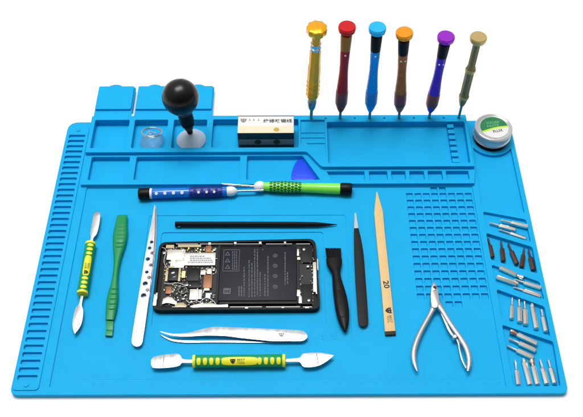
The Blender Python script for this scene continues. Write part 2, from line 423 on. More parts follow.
# ------------------------------------------------------------------ standing precision drivers
def driver(i, top_px, name_label, spec):
    h = holes[i]; Bz = Vector((h.x, yh, .8)); T = PY(top_px[0], top_px[1], yh)
    Base = Vector((h.x, yh, H1)); D = (T-Base).normalized(); L = (T-Base).length; sp = S((Base+T)/2)
    y0 = hp[i][1]; y1 = top_px[1]
    t = thing('precision_screwdriver', name_label, 'screwdriver', Bz, 'small precision screwdrivers standing in the back rim')
    def at(py): return L*(y0-py)/(y0-y1)
    for nm, m, prof, seg, kw in spec:
        b = NB(); lathe(b, Base, D, [(at(py), w/2/sp) for py, w in prof], seg, up=Vector((0,1,0)), **kw)
        mesh(nm, b, m, t, ang=32)
    return t, Base, D, at, sp
def curvy(m, collar, cap, knurl='knurl', dot=True, body_w=(9, 12), yo=0):
    a, w = body_w
    return [
     ('blade', 'steelgrey', [(127, 3.0), (118, 2.9), (112+yo*.0, 2.9), (110, 3.2)], 12, {}),
     ('handle', m, [(111, 3.2),(110, 4.6),(107, 8),(103, 11),(100, w),(96, w+.4),(88, w),(82, w-.8),(76, a+1),(68, a),(60, a),(54+yo, a+.6),(48+yo, a+.8),(47+yo, a+.4)], 24, {}),
     ('grip_band', knurl, [(101.5, w+.1),(101, w+.5),(96, w+.8),(88, w+.5),(87.5, w-.1)], 24, {}),
     ('collar', collar, [(47.5+yo, a),(47+yo, a+1),(35+yo, a+2.2),(33.5+yo, a+1.6)], 24, {}),
     ('spinning_cap', cap, [(33.0+yo, 8),(32+yo, 11),(30.6+yo, 14.6),(29.8+yo, 16.4),(27.4+yo, 17.0),(26.4+yo, 16.6),(25.9+yo, 15.6),(25.9+yo, 8),(25.9+yo, .1)], 36, {'cap': False})]
def with_dots(res, py, n=1, ang=-.1):
    t, Base, D, at, sp = res
    s = D.cross(Vector((0,1,0))).normalized(); w = s.cross(D).normalized()
    if w.y > 0: w = -w
    for k in range(n):
        b = NB(); off = ((k-(n-1)/2)*.42)
        p = Base+D*at(py)+w*(.50)+s*off*(.9)
        bmesh.ops.create_icosphere(b, subdivisions=2, radius=.095, matrix=Matrix.Translation(p-w*(.03+abs(off)*.3)))
        mesh('rivet', b, 'white', t)
# gold one
def scallop(b, Base, D, z0, z1, r, n=10, amp=.07, rings=7):
    s = D.cross(Vector((0,1,0))).normalized(); w = s.cross(D).normalized(); N = n*6; rr = []
    prof = [(z0, r*.62), (z0+(z1-z0)*.12, r*.86), (z0+(z1-z0)*.3, r*.98), (z0+(z1-z0)*.86, r), (z0+(z1-z0)*.96, r*.98), (z1, r*.93)]
    for z, q in prof:
        rr.append([b.verts.new(Base+D*z+(s*math.cos(2*PI*k/N)+w*math.sin(2*PI*k/N))*q*(1+amp*math.cos(n*2*PI*k/N))) for k in range(N)])
    for i in range(len(rr)-1):
        for k in range(N): b.faces.new((rr[i][k], rr[i][(k+1)%N], rr[i+1][(k+1)%N], rr[i+1][k]))
    b.faces.new(rr[0]); b.faces.new(rr[-1])
spec = [('blade', 'steelgrey', [(126,3),(118,3.2),(109,3.4)], 12, {}),
        ('chuck', 'steelgrey', [(109.5,3.2),(108,5.2),(105,8.2),(101,9.4),(98.5,9.6),(97,8.4),(95,7.6)], 12, {}),
        ('handle', 'golddark', [(96.5,8),(95,11),(92,13),(88,13.2),(80,13),(72,12.8),(64,12.6),(61,11.4),(49,11.2),(47,10.4)], 8, {}),
        ('grip_rings', 'gold', sum([[(93-i*4.2,12.8),(92.2-i*4.2,14),(90.8-i*4.2,14),(90-i*4.2,12.8)] for i in range(4)], []), 8, {'cap': False}),
        ('neck_ring', 'steel', [(47.5,9),(47,10.8),(45.6,10.8),(45.2,9),(43.6,9),(43.2,10.6),(41.8,10.6),(41.4,8.8)], 24, {}),
        ('neck', 'golddark', [(42,8.5),(35,9)], 20, {})]
r = driver(0, (317, 27.5), 'gold screwdriver with scalloped cap and silver chuck, leftmost standing in the rim', spec)
t, Base, D, at, sp = r
b = NB(); scallop(b, Base, D, at(33.6), at(27), 9.7/sp, 9, .045); mesh('spinning_cap', b, 'gold', t, ang=50)
r = driver(1, (347.3, 25), 'red screwdriver with wine handle and brass collar standing upright in the rim', curvy('darkred', 'brasscollar', 'red')); with_dots(r, 50)
r = driver(2, (377.6, 26), 'all blue screwdriver with sky blue cap and black collar standing upright', curvy('blueanod', 'black', 'skyanod', 'skygrip', yo=.8)); with_dots(r, 51)
r = driver(3, (404.4, 32.5), 'brown screwdriver with orange cap and black collar standing upright', [(n_, m_, [(y+(6*(118-y)/92 if y < 112 else 0), w) for y, w in pf_], s_, k_) for n_, m_, pf_, s_, k_ in curvy('brown', 'black', 'orange')]); with_dots(r, 56.5, 2)
r = driver(4, (446.3, 36), 'purple capped screwdriver with indigo handle standing upright', [(n_, m_, [(y+(10*(118-y)/92 if y < 112 else 0), w) for y, w in pf_], s_, k_) for n_, m_, pf_, s_, k_ in curvy('indigo', 'black', 'purple')]); with_dots(r, 60, 2)
spec = [('blade', 'steelgrey', [(127,2.6),(118,2.7),(104,3)], 12, {}),
        ('handle', 'olive', [(106,3),(104.5,5),(101,7.6),(97,9.4),(95,9.8),(93,9.8),(91,9.2),(73,9.2),(70,9.8),(66,9.8),(64.5,7.6),(43,7.6)], 8, {}),
        ('ring', 'khaki', [(97,9.8),(96.4,10.6),(94.4,10.6),(94,9.6)], 24, {}),
        ('ring', 'khaki', [(70,9.8),(69.4,10.6),(67.4,10.6),(66.8,9.2)], 24, {}),
        ('spinning_cap', 'khaki', [(43,7.6),(42,11),(40.8,14.6),(40,15.8),(37.6,16.2),(36.8,15.8),(36.4,14.8),(36.4,.1)], 36, {'cap': False})]
driver(5, (478.8, 36.5), 'slim dark green screwdriver with champagne cap and rings, rightmost standing in the rim', spec)

# ------------------------------------------------------------------ jar
z0 = .15
t = thing('flux_jar', 'round clear lidded jar with green and white label sunk in the mat corner', 'jar', (TC.x, TC.y, z0))
topz = PY(492.5, 127, TC.y).z; hz0 = topz-z0
b = NB(); lathe(b, (TC.x, TC.y, z0), (0,0,1), [(0,1.45),(.06,1.56),(hz0-1.3,1.62),(hz0-1.15,1.6)], 48); mesh('jar_body', b, 'tinlead', t)
b = NB(); hz = topz-z0
lathe(b, (TC.x, TC.y, z0), (0,0,1), [(hz-1.2,1.64),(hz-1.18,1.82),(hz-1.06,1.86),(hz-1.0,1.80),(hz-.35,1.80),(hz-.3,1.85),(hz-.08,1.85),(hz,1.78),(hz+.01,1.66),(hz-.08,1.58),(hz-.1,1.5),(hz-.1,.01)], 56, cap=False)
lathe(b, (TC.x, TC.y, z0), (0,0,1), [(hz-.96,1.66),(hz-.25,1.66),(hz-.22,.01)], 56, cap=False)
mesh('lid', b, 'clear', t, ang=60)
zl = topz-.08
RL = 1.4
lx, ly = TC.x+.06, TC.y+.03
b = prism(circ(lx, ly, RL, 48), zl-.02, zl+.01); lab = mesh('label', b, 'paper', t)
def chord(off, a0, a1, r): return [(lx+r*math.cos(math.radians(a)), ly+r*math.sin(math.radians(a))) for a in range(a0, a1+1, 6)]
gr = chord(0, 6, 204, RL-.02); cv = spline([(gr[-1][0], gr[-1][1], 0), (lx-.4, ly-.22, 0), (lx+.4, ly+.02, 0), (gr[0][0], gr[0][1], 0)], 5)
b = prism(gr+[(q.x, q.y) for q in cv[1:-1]], zl, zl+.016); mesh('label_print', b, 'labelgreen', lab)
b = NB(); up_ = [(q.x, q.y+.05) for q in cv]; dn = [(q.x+.02, q.y-.13) for q in cv]
join(b, prism(up_+dn[::-1], zl, zl+.02)); mesh('label_stripe', b, 'lime2', lab)
b = NB()
join(b, text_bm('SOLDER', (lx-.05, ly+.62, zl+.015), 1.3, .3, .12, .006)); join(b, text_bm('PASTE', (lx-.1, ly+.2, zl+.015), 1.2, .28, .16, .006))
mesh('label_lettering', b, 'labellight', lab, smooth=False)
b = text_bm('FLUX', (lx+.3, ly-.48, zl+.01), 1.0, .34, .22, .006, bold=.02); mesh('label_lettering', b, 'ink', lab, smooth=False)

# ------------------------------------------------------------------ box of wick
fb = .45; A = P(238.5, 148.3, fb); Bq = P(294, 148.3, fb); y0 = A.y; x0, x1 = A.x, Bq.x
zt = PY(265, 133.2, y0).z; yb = P(265, 115.6, zt).y
t = thing('small_carton', 'small white, cream and black printed carton standing in the back tray', 'carton', ((x0+x1)/2, (y0+yb)/2, fb))
b = NB(); box(b, x0, y0, fb, x1, yb, zt); bevel(b, .03); mesh('carton_body', b, 'boxblack', t)
b = NB(); ys_ = P(265, 126.2, zt).y; box(b, x0+.02, ys_, zt-.05, x1-.02, yb-.12, zt+.006); mesh('white_panel', b, 'paper', t)
b = NB(); box(b, x0+.02, y0+.03, zt-.05, x1-.02, ys_-.003, zt+.006); mesh('cream_panel', b, 'cream', t)
za, zb = PY(265, 139.4, y0).z, PY(265, 144.6, y0).z
b = NB(); box(b, x0+.02, y0-.006, zb, x1-.02, y0+.05, za); mesh('grey_band', b, 'boxgrey', t)
for px in (257.5, 276.5):
    c = P(px, 129.6, zt+.006); b = prism(circ(c.x, c.y, .28 if px > 260 else .26, 20), c.z-.01, c.z+.008); mesh('round_emblem', b, 'brass' if px > 260 else 'cream', t)
    q = NB(); lathe(q, (c.x, y0-.012, (za+zb)/2), (0,1,0), [(0,.34),(.02,.34)], 20); mesh('round_emblem', q, 'bronze', t)
c = P(243.5, 120.6, zt); b = shield_logo((c.x, c.y, zt+.006), .6, 0)
for k in (249.8, 253.8, 258.6):
    c = P(k, 119.8, zt); box(b, c.x-.09, c.y-.12, zt, c.x+.09, c.y-.05, zt+.012); box(b, c.x-.03, c.y-.12, zt, c.x+.03, c.y+.14, zt+.012)
mesh('lettering', b, 'boxgrey', t, smooth=False)
c0, c1_ = P(263.3, 121, zt), P(292, 121, zt)
b = text_bm('维修吸锡线', ((c0.x+c1_.x)/2, c0.y, zt+.006), c1_.x-c0.x, .5, 0, .006, bold=.02); mesh('lettering', b, 'ink', t, smooth=False)

# ------------------------------------------------------------------ bulb and suction cups
cc = P(191.3, 139.6, .5)
t = thing('suction_bulb', 'black rubber squeeze bulb standing on a milky suction cup in third tray pocket', 'suction tool', (cc.x, cc.y, .45))
b = NB(); rc = 14.4/S(cc)
lathe(b, (cc.x, cc.y, .46), (0,0,1), [(0,rc),(.06,rc*1.02),(.14,rc*.97),(.4,rc*.72),(.62,rc*.45),(.78,rc*.22),(.92,rc*.15)], 40); mesh('suction_cup', b, 'milky', t)
top = Vector((cc.x, cc.y, 1.35)); SC = PY(180.5, 97.3, cc.y); D = (SC-top).normalized(); Ls = (SC-top).length; rb = 18.6/S(SC)
b = NB(); lathe(b, top, D, [(-.1,.2),(.25,.22)], 20, up=Vector((0,1,0))); mesh('nipple', b, 'pink', t)
b = NB(); lathe(b, top, D, [(.15,.2),(.2,.28),(.7,.34),(.78,.42),(1.2,.5),(1.35,.62),(1.6,.66),(1.7,.62),(1.8,.72),(Ls-rb*.95,.74)], 32, up=Vector((0,1,0))); mesh('nozzle', b, 'black', t)
b = NB(); lathe(b, SC, D, [(rb*-math.cos(PI*k/28)*(1.0), rb*math.sin(PI*k/28)) for k in range(29)], 48, up=Vector((0,1,0)), cap=False)
lathe(b, SC, D, [(-rb*1.12,.78),(-rb*1.0,.9),(-rb*.86,rb*.55)], 32, up=Vector((0,1,0)))
mesh('bulb', b, 'rubber', t)
b = NB(); torus(b, SC, (.86,-.35,.1), rb+.002, .018, 64, 6); mesh('mould_seam', b, 'rubber', t)
cr = P(152, 140.8, .5)
t = thing('suction_hook', 'clear suction cup with a steel pull ring in second tray pocket', 'suction cup', (cr.x, cr.y, .45))
b = NB(); lathe(b, (cr.x, cr.y, .46), (0,0,1), [(0,1.2),(.05,1.22),(.12,1.12),(.35,.8),(.6,.45),(.8,.25),(1.05,.2),(1.1,.3),(1.25,.3),(1.3,.2)], 40); mesh('cup', b, 'clearcup', t)
rc_ = PY(152, 132, cr.y); b = NB(); torus(b, rc_, (.05,.375,.93), 1.02, .06); torus(b, rc_+Vector((-.05,0,-.16)), (0,.3,.95), .95, .04); mesh('pull_ring', b, 'steel', t)

# ------------------------------------------------------------------ pick
pk = [(301.5,157.8),(305,159.0),(310.8,163.5),(315.0,170.5),(316.8,177),(314.5,179.2),(304,180),(293.8,179.2),(291.2,177),(292.2,170.5),(294.4,164.5),(297.8,159.6)]
z = .42; poly = [(q.x, q.y) for q in spline([tuple(P(x, y, z)) for x, y in pk], 4, True)]
c = P(303, 171, z)
o = prism(poly, .31, z, bv=.04); ob = thing('opening_pick', 'rounded triangular blue plastic opening pick in the middle tray', 'pick', (c.x, c.y, .31))
mesh('pick_blade', o, 'pick', ob)
# keep it a single thing with its own embossed centre
b = prism([((p[0]-c.x)*.62+c.x, (p[1]-c.y)*.62+c.y) for p in poly], z-.02, z+.012, bv=.008); mesh('thumb_pad', b, 'pick', ob)

# ------------------------------------------------------------------ two lying drivers
def handle_driver(A, Bp, label, mats, side):
    """A: cap end px, Bp: collar end px (centre line)"""
    zc = WZ+.62 if side else WZ+.62
    a = P(*A, zc); bq = P(*Bp, zc); D = (bq-a).normalized(); L = (bq-a).length
    t = thing('double_ended_screwdriver', label, 'screwdriver', (a.x, a.y, WZ), 'long handled screwdrivers lying side by side')
    return t, a, D, L
up3 = Vector((0,0,1))
zc = WZ+.56
# blue
a = P(138.5, 194, zc); e = P(236, 191.2, zc); D = (e-a).normalized(); L = (e-a).length; k = L/(236-138.5)
t = thing('screwdriver', 'blue handled screwdriver with white dots, black end cap and dark diamond grip', 'screwdriver', (a.x, a.y, WZ))
b = NB(); lathe(b, a, D, [(0,.44),(.05,.53),(.2,.57),(.95,.57),(1.05,.55),(1.1,.46)], 32); mesh('end_cap', b, 'black', t)
b = NB(); lathe(b, a, D, [(1.08,.46),(1.1,.51),(1.3,.51),(1.32,.46)], 32); mesh('ring', b, 'white', t)
b = NB(); lathe(b, a, D, [(1.3,.46),(1.4,.49),(3,.48),(4.6,.46),(51*k,.45),(88*k,.45),(90*k,.38)], 32); hb = mesh('handle', b, 'handleblue', t)
def diamonds(name, m, t, a, D, s0, s1, rad, nl, nr, gap=.22, lift=.03):
    b = NB(); s = D.cross(up3).normalized(); w = s.cross(D).normalized(); dl = (s1-s0)/nl
    for i in range(nl):
        for j in range(nr):
            cs = s0+dl*(i+.5); ca = 2*PI*(j+(.5 if i % 2 else 0))/nr; da = 2*PI/nr*.5*(1-gap)*1.35; ds = dl*.5*(1-gap)*1.6
            rr = rad(cs)
            pts = [(cs-ds, ca), (cs, ca+da), (cs+ds, ca), (cs, ca-da)]
            for lo, hi in [((rr-.03), rr+lift)]:
                vt = [b.verts.new(a+D*(q[0]*.86+cs*.14)+(s*math.cos(q[1]*.86+ca*.14)+w*math.sin(q[1]*.86+ca*.14))*hi) for q in pts]
                vb = [b.verts.new(a+D*q[0]+(s*math.cos(q[1])+w*math.sin(q[1]))*lo) for q in pts]
                ct = b.verts.new(a+D*cs+(s*math.cos(ca)+w*math.sin(ca))*(hi+.015))
                for q in range(4):
                    b.faces.new((vt[q], vt[(q+1)%4], ct)); b.faces.new((vb[q], vb[(q+1)%4], vt[(q+1)%4], vt[q]))
    mesh(name, b, m, t, smooth=False)
g0, g1 = 51*k, 84*k
rad = lambda s: .46+.07*math.sin(PI*min(1, max(0, (s-g0)/(g1-g0))))
b = NB(); lathe(b, a, D, [(g0-.1,.42)]+[(g0+(g1-g0)*i/12, rad(g0+(g1-g0)*i/12)) for i in range(13)]+[(g1+.1,.42)], 32); mesh('grip', b, 'gripblue2', t)
diamonds('grip_pattern', 'gripblue', t, a, D, g0+.05, g1-.05, rad, 9, 12)
for px in (157, 165.5, 174, 182.5):
    b = NB(); s = D.cross(up3).normalized(); w = s.cross(D).normalized()
    n_ = (w*.8-s*-.0).normalized(); cdir = (CAM-a); cdir = (cdir-D*cdir.dot(D)).normalized()
    lathe(b, a+D*((px-138.5)*k)+cdir*.44, cdir, [(0,.16),(.06,.15),(.075,.08)], 18, up=D); mesh('dot', b, 'white', t)
for px in (199, 207, 214.5):
    b = NB(); lathe(b, a+D*((px-138.5)*k)+cdir*.515, cdir, [(0,.13),(.05,.12),(.06,.06)], 14, up=D); mesh('dot', b, 'labellight' if 0 else 'white', t)
b = NB(); lathe(b, a, D, [(88*k,.38),(88.5*k,.44),(92*k,.48),(94*k,.46),(96*k,.40),(97.5*k,.28),(98.5*k,.18)], 28); mesh('collar', b, 'white', t)
b = NB(); lathe(b, a, D, [(97*k,.12),(125*k,.12)], 14); mesh('shaft', b, 'steel', t)
# green
a = P(352, 189.2, zc); e = P(255.5, 186.4, zc); D = (e-a).normalized(); L = (e-a).length; k = L/(352-255.5)
t = thing('screwdriver', 'lime green handled screwdriver with black end cap and checkered dark grip', 'screwdriver', (a.x, a.y, WZ))
b = NB(); lathe(b, a, D, [(0,.46),(.05,.55),(.2,.59),(.9,.59),(1.05,.57),(1.12,.46)], 32); mesh('end_cap', b, 'black', t)
b = NB(); lathe(b, a, D, [(1.1,.46),(1.15,.53),(2.4,.51),(50*k,.44),(50.5*k,.45)], 32); mesh('handle', b, 'lime', t)
g0, g1 = 50*k, 83*k
b = NB(); lathe(b, a, D, [(g0-.1,.4)]+[(g0+(g1-g0)*i/12, rad(g0+(g1-g0)*i/12)) for i in range(13)]+[(g1+.05,.45),(g1+.5,.42),(g1+.6,.38)], 32); mesh('grip', b, 'lime', t)
diamonds('grip_pattern', 'limegrip', t, a, D, g0+.05, g1-.05, rad, 9, 12, gap=.26)
b = NB(); lathe(b, a, D, [(88*k,.38),(88.8*k,.46),(91*k,.52),(94*k,.5),(96*k,.40),(97.4*k,.26),(98*k,.18)], 28); mesh('collar', b, 'white', t)
b = NB(); e2 = P(222, 184.2, zc+.1); A2 = a+D*(96*k); tube(b, [A2, e2], [.12,.12], seg=14); mesh('shaft', b, 'steel', t)

# ------------------------------------------------------------------ black spudger
b = NB(); z = WZ+.26
pts = [P(175.2, 224.2, z), P(200, 224.2, z), P(300, 224.3, z), P(318, 224.4, z), P(337, 224.6, z-.1)]
tube(b, pts, [.27,.27,.25,.22,.03], [.25,.25,.25,.2,.04], 8, tw=PI/8); c = pts[0]
bevel(b, .03, 40)
t = thing('flat_spudger', 'long black nylon spudger stick tapering to a point above the phone', 'spudger', (c.x, c.y, WZ)); mesh('spudger_body', b, 'nylon', t)
b = NB(); box(b, pts[0].x+.25, pts[0].y-.29, z-.05, pts[0].x+.5, pts[0].y-.2, z+.02); mesh('nick', b, 'steelgrey', t)

# ------------------------------------------------------------------ vertical things (flat)
# steel pry tools with green and yellow rubber handles
def pry_handle(t, A, Bp, z, w, logo_at, ribs=4):
    a = P(*A, z); e = P(*Bp, z); D = (e-a).normalized(); L = (e-a).length; s = D.cross(up3).normalized(); w_ = s.cross(D).normalized()
    cdir = (CAM-a); cdir = (cdir-D*cdir.dot(D)).normalized(); sd = D.cross(cdir).normalized()
    b = NB(); lathe(b, a, D, [(.15,w*.9),(.3,w),(L*.5,w*.97),(L-.3,w),(L-.15,w*.9)], 32); mesh('handle', b, 'grubber', t)
    for q in (0, L-.28):
        b = NB(); lathe(b, a, D, [(q,w*.7),(q+.03,w*1.0),(q+.25,w*1.0),(q+.28,w*.8)], 32); mesh('end_ring', b, 'yellow', t)
    def blob(c0, ln, wd, nm, n=26, pw=.5):
        b = NB(); base = a+D*c0
        Mv = 8; rows = []; K = n//2
        for i in range(K+1):
            an = PI*i/K; cu_ = math.copysign(abs(math.cos(an))**pw, math.cos(an)); hv = abs(math.sin(an))**pw*wd/2
            row = []
            for q in range(Mv+1):
                v = hv*(2*q/Mv-1); edge = max(abs(2*q/Mv-1), abs(cu_))
                th = v/w; rr = w+.035
                row.append(b.verts.new(base+D*(cu_*ln/2)+cdir*(rr*math.cos(th))+sd*(rr*math.sin(th))))
            rows.append(row)
        for i in range(K):
            for q in range(Mv): b.faces.new((rows[i][q], rows[i][q+1], rows[i+1][q+1], rows[i+1][q]))
        g_ = bmesh.ops.extrude_face_region(b, geom=b.faces[:]); vs_ = [x for x in g_['geom'] if isinstance(x, bmesh.types.BMVert)]
        for v_ in vs_:
            r_ = v_.co-a; ax_ = D*r_.dot(D); v_.co = a+ax_+(r_-ax_)*((w*.9)/max((r_-ax_).length, 1e-6))
        bmesh.ops.remove_doubles(b, verts=b.verts, dist=.0005)
        mesh(nm, b, 'yellow', t, ang=50)
    blob(L*logo_at, L*.385, w*1.25, 'name_plate', 40, .45)
    sp_ = (L*logo_at-L*.2-.3)/ribs
    for i in range(ribs):
        for side in (0, 1):
            c0 = .3+(i+.5)*sp_ if side == 0 else L-.3-(i+.5)*sp_
            blob(c0, sp_*.66, w*1.1, 'grip_rib', 16, .8)
    return a, D, L, cdir, sd
def logo_on(t, a, D, L, cdir, sd, at_, w, size=.38, flip=1):
    """badge and two lines of small letters on the raised plate, laid in the plate's tangent plane"""
    X = D*flip; Y = cdir.cross(X).normalized()
    Mx = Matrix((X, Y, cdir)).transposed(); o = a+D*at_+cdir*(w+.032)
    b = shield_logo((-.45*1, 0, 0), size, 0)
    join(b, text_bm('BEST', (.22, .1, 0), .62, .17, 0, .006)); join(b, text_bm('TOOL', (.22, -.12, 0), .62, .17, 0, .006))
    for v in b.verts: v.co = Mx@v.co + o
    mesh('logo', b, 'ink', t, smooth=False)
# horizontal
z = WZ+.55
c = P(238, 360.5, WZ)
t = thing('metal_spudger', 'steel double blade pry tool with green and yellow handle lying along the front', 'pry tool', (c.x, c.y, WZ), 'steel pry tools with green and yellow handles')
a, D, L, cdir, sd = pry_handle(t, (192.5, 361.3), (285.5, 360.6), z, .53, .51)
logo_on(t, a, D, L, cdir, sd, L*.51-.1, .53, .42)
slab(px_sp([(193,359.2),(183,358.6),(180.6,355.4),(177,353.4),(166,354.2),(155,356.2),(151.6,358.6),(150.8,362.4),(151.6,366),(154.4,367.8),(164,367.8),(174,366.8),(179.6,365.2),(182.4,362.6),(193,362.4)], 4), z, .1, 'blade', 'satin', t, .02)
slab(px_sp([(285,358.6),(298,357.6),(300.8,356),(302.4,353.6)], 3)[:-1]+px_sp([(302.4,353.4),(312,352.4),(322,352.6),(334,355)], 4)+px_sp([(333.6,355.6),(327,361),(319,365.4),(311,367),(304,366.8)], 4)+px_sp([(302.2,365.4),(300.4,362.4),(298,361.6),(285,361.6)], 3), z, .1, 'blade', 'satin', t, .015)
for q in [[(163.6,354.6),(164.6,354.4),(163.6,367.4),(162.6,367.5)], [(316,352.9),(317,352.9),(319,365.0),(318,365.4)]]: slab(q, z+.008, .02, 'edge_line', 'boxgrey', t, 0)
# vertical
c = P(86, 270, WZ)
t = thing('metal_spudger', 'steel double blade pry tool with green and yellow handle lying upright near the ladder strip', 'pry tool', (c.x, c.y, WZ), 'steel pry tools with green and yellow handles')
a, D, L, cdir, sd = pry_handle(t, (82.2, 294.5), (90.8, 243.0), z, .48, .5, 3)
logo_on(t, a, D, L, cdir, sd, L*.45, .48, .40)
slab(ribbon([(90.6,244,3),(91.9,237.5,3),(92.8,234.5,5.6),(94,231,7),(95.8,222,7.6),(97,215,6.8)], 3, endround=True), z, .09, 'blade', 'brushed', t, .02)
slab(ribbon([(82.3,293.5,3),(80.3,304,3),(79.4,308,7.2),(78.5,314,9.2),(77,322,9.4),(75.6,328,6.4),(74.6,333.4,.8)], 3), z, .09, 'blade', 'brushed', t, .02)
# green plastic spudger
c = P(118, 270, WZ)
t = thing('plastic_spudger', 'one piece green plastic spudger with ribbed waist and chisel ends', 'spudger', (c.x, c.y, WZ))
ax = [(122.3,215.5,10.4),(121.3,224,11.8),(120.4,234,14.2),(119.4,244,13.0),(117.6,258,7.6),(116.2,270,5.6),(114.8,282,6.6),(112.6,298,11.0),(111.2,310,10.8),(109.6,320,8.6)]
b = NB(); pts = spline(ax, 6); zz = WZ+.36
Wp = [P(p.x, p.y, zz) for p in pts]; rw = [p.z/2/S(w) for p, w in zip(pts, Wp)]; n = len(pts)
rh = [min(.36, .12+.4*min(i, (n-1-i)*1.2)/12)*(1 if i < 18 else .9) for i in range(n)]
tube(b, Wp, rw, rh, 20, power=.75); mesh('spudger_body', b, 'green', t, ang=60)
for y, x, w in [(226,121.1,11),(230,120.8,12),(234,120.4,12.4),(238,120,12),(242,119.5,11.2),(246,119,10.2),(288,113.9,7.6),(293,113.2,9),(298,112.6,9.4),(303,112,9.4),(308,111.4,9)]:
    q = P(x, y, WZ+.6 if y < 250 else WZ+.58); h = w/2/S(q); b2_ = NB()
    ar = [Vector((q.x+h*u, q.y-.16*(1-u*u), WZ+.36+.36*math.sqrt(max(0, 1-u*u*.92))*.97)) for u in [i/8-1 for i in range(17)]]
    tube(b2_, ar, .05, .05, 8, up=Vector((0,1,0))); mesh('grip_rib', b2_, 'green', t)
slab([(105.8,329.5),(112.9,330),(112.2,335.6),(104.9,335.2)], WZ+.3, .2, 'chisel_tip', 'green', t, .03)
slab([(106,320.5),(113.4,321),(112.9,330.2),(105.8,329.7)], WZ+.36, .3, 'chisel_neck', 'green', t, .05)
# perforated tweezers
c = P(143, 290, WZ); z = WZ+.42
t = thing('perforated_tweezers', 'straight silver tweezers with a row of round holes beside the phone', 'tweezers', (c.x, c.y, WZ))
out = ribbon([(154.6,205,.8),(153.4,220,3.0),(151.6,236,5.8),(148.6,260,8.4),(144.6,290,10.0),(140.2,320,11.0),(137.0,341,11.0)], 4, endround=True)
hl = []
for x, y, r_ in [(151.6,242,.16),(149.6,248,.17),(152.2,253,.17),(147.8,259,.20),(150.6,265,.17),(146.8,272,.16),(149,277.5,.17),(145.2,283.5,.23),(147.4,290,.17),(143.6,295.5,.25)]:
    q = P(x, y, z); hl.append(circ(q.x, q.y, r_, 14))
slab(out, z, .07, 'upper_leaf', 'satin', t, 0, holes=hl)
out2 = ribbon([(155.8,206,.7),(155.2,222,2.6),(153.8,240,4.6),(150.6,264,7.0),(145.8,294,8.6),(140.6,324,9.8),(137.2,340.6,10.2)], 4, endround=True)
slab(out2, WZ+.1, .07, 'lower_leaf', 'steel', t, 0)
q = P(137, 340, z); b = NB(); box(b, q.x-.35, q.y-.3, WZ+.05, q.x+.35, q.y+.6, z-.03); mesh('weld_block', b, 'steel', t)
# curved tweezers
c = P(240, 335, WZ); z = WZ+.42
t = thing('curved_tweezers', 'polished silver curved tip tweezers lying below the phone', 'tweezers', (c.x, c.y, WZ))
up_o = px_sp([(160,330.8),(172,333.2),(188,332.5),(200,329.3),(212,326.8),(225,326.8),(260,328.2),(300,330)]) + px_sp([(303.6,331),(307,334),(307.3,337.4),(304,340.2),(300,341)]) + px_sp([(272,341.0),(245,338.2),(225,335.8),(205,335.4),(188,336.2),(172,335.4),(160,331.6)])
slab(up_o, z, .08, 'upper_leaf', 'satin', t, .015)
lo_o = px_sp([(160.6,334.2),(172,338.4),(188,340.2),(206,340.0),(235,339.4),(290,340)]) + px_sp([(296,342),(255,342.4),(225,342.2),(205,342.2),(186,342.4),(171,340.4),(160.6,335)])
slab(lo_o, WZ+.12, .08, 'lower_leaf', 'steel', t, .01)
q = P(295, 336, z); b = NB(); box(b, q.x-.3, q.y-.42, WZ+.05, q.x+.5, q.y+.38, z-.04); mesh('weld_block', b, 'steel', t)
q = P(281.5, 334.8, z); b = shield_logo((q.x, q.y, z), .45, 0); mesh('logo', b, 'boxgrey', t, smooth=False)
# black tweezers
c = P(360, 280, WZ); z = WZ+.38
t = thing('black_tweezers', 'straight black coated tweezers with bare steel tips beside the brush', 'tweezers', (c.x, c.y, WZ))
slab(ribbon([(356,228,4.0),(357.1,240,6.4),(358.4,256,8.4),(360,280,9.4),(361.6,300,10),(363.2,321.5,10.2)], 4, endround=True), z, .07, 'upper_leaf', 'satinblack', t, .015)
slab(ribbon([(356.6,228,3.6),(358.3,240,6.0),(359.8,256,8.0),(361,280,9.2),(362.2,300,9.8),(363.4,322,10)], 4, endround=True), WZ+.14, .08, 'lower_leaf', 'satinblack', t, .01)
slab(ribbon([(355,212.6,.7),(355.5,220,2.2),(356.1,228.3,3.8)], 3), z, .07, 'tip', 'steel', t, 0)
slab(ribbon([(355.8,213,.6),(356.3,220,1.8),(356.8,228.3,3.2)], 3), WZ+.14, .07, 'tip', 'steel', t, 0)
q = P(363, 318, z); b = NB(); box(b, q.x-.3, q.y-.4, WZ+.05, q.x+.3, q.y+.4, z-.03); mesh('weld_block', b, 'satinblack', t)
# bamboo spatula
c = P(384, 270, WZ); z = WZ+.3
t = thing('bamboo_spudger', 'pale bamboo stick with pointed end and number 20 printed on it', 'spudger', (c.x, c.y, WZ))
slab([(376.4,191.6),(377.4,191.8),(382.9,211),(384.6,230),(390.3,284),(395.5,330.8),(384.9,331.4),(381.0,284),(376.0,234),(374.2,213),(375.4,200)], z, .25, 'stick', 'wood', t, .05)
slab([(384.9,331.3),(395.6,330.7),(396,334.2),(385.3,334.8)], z-.02, .22, 'charred_end', 'char', t, .03)
q = P(386.4, 284.4, z); b = text_bm('20', (q.x, q.y, z-.001), .78, .5, -PI/2+.09, .008, bold=.02); mesh('printed_number', b, 'ink', t, smooth=False)
q = P(388.6, 310.5, z); b = shield_logo((q.x, q.y, z), .58, -PI/2+.09)
q = P(390.9, 319, z); join(b, text_bm('BEST', (q.x, q.y, z-.001), .72, .19, -PI/2+.09, .008)); q = P(388.2, 319.2, z); join(b, text_bm('TOOL', (q.x, q.y, z-.001), .72, .19, -PI/2+.09, .008))
mesh('printed_logo', b, 'ink', t, smooth=False)
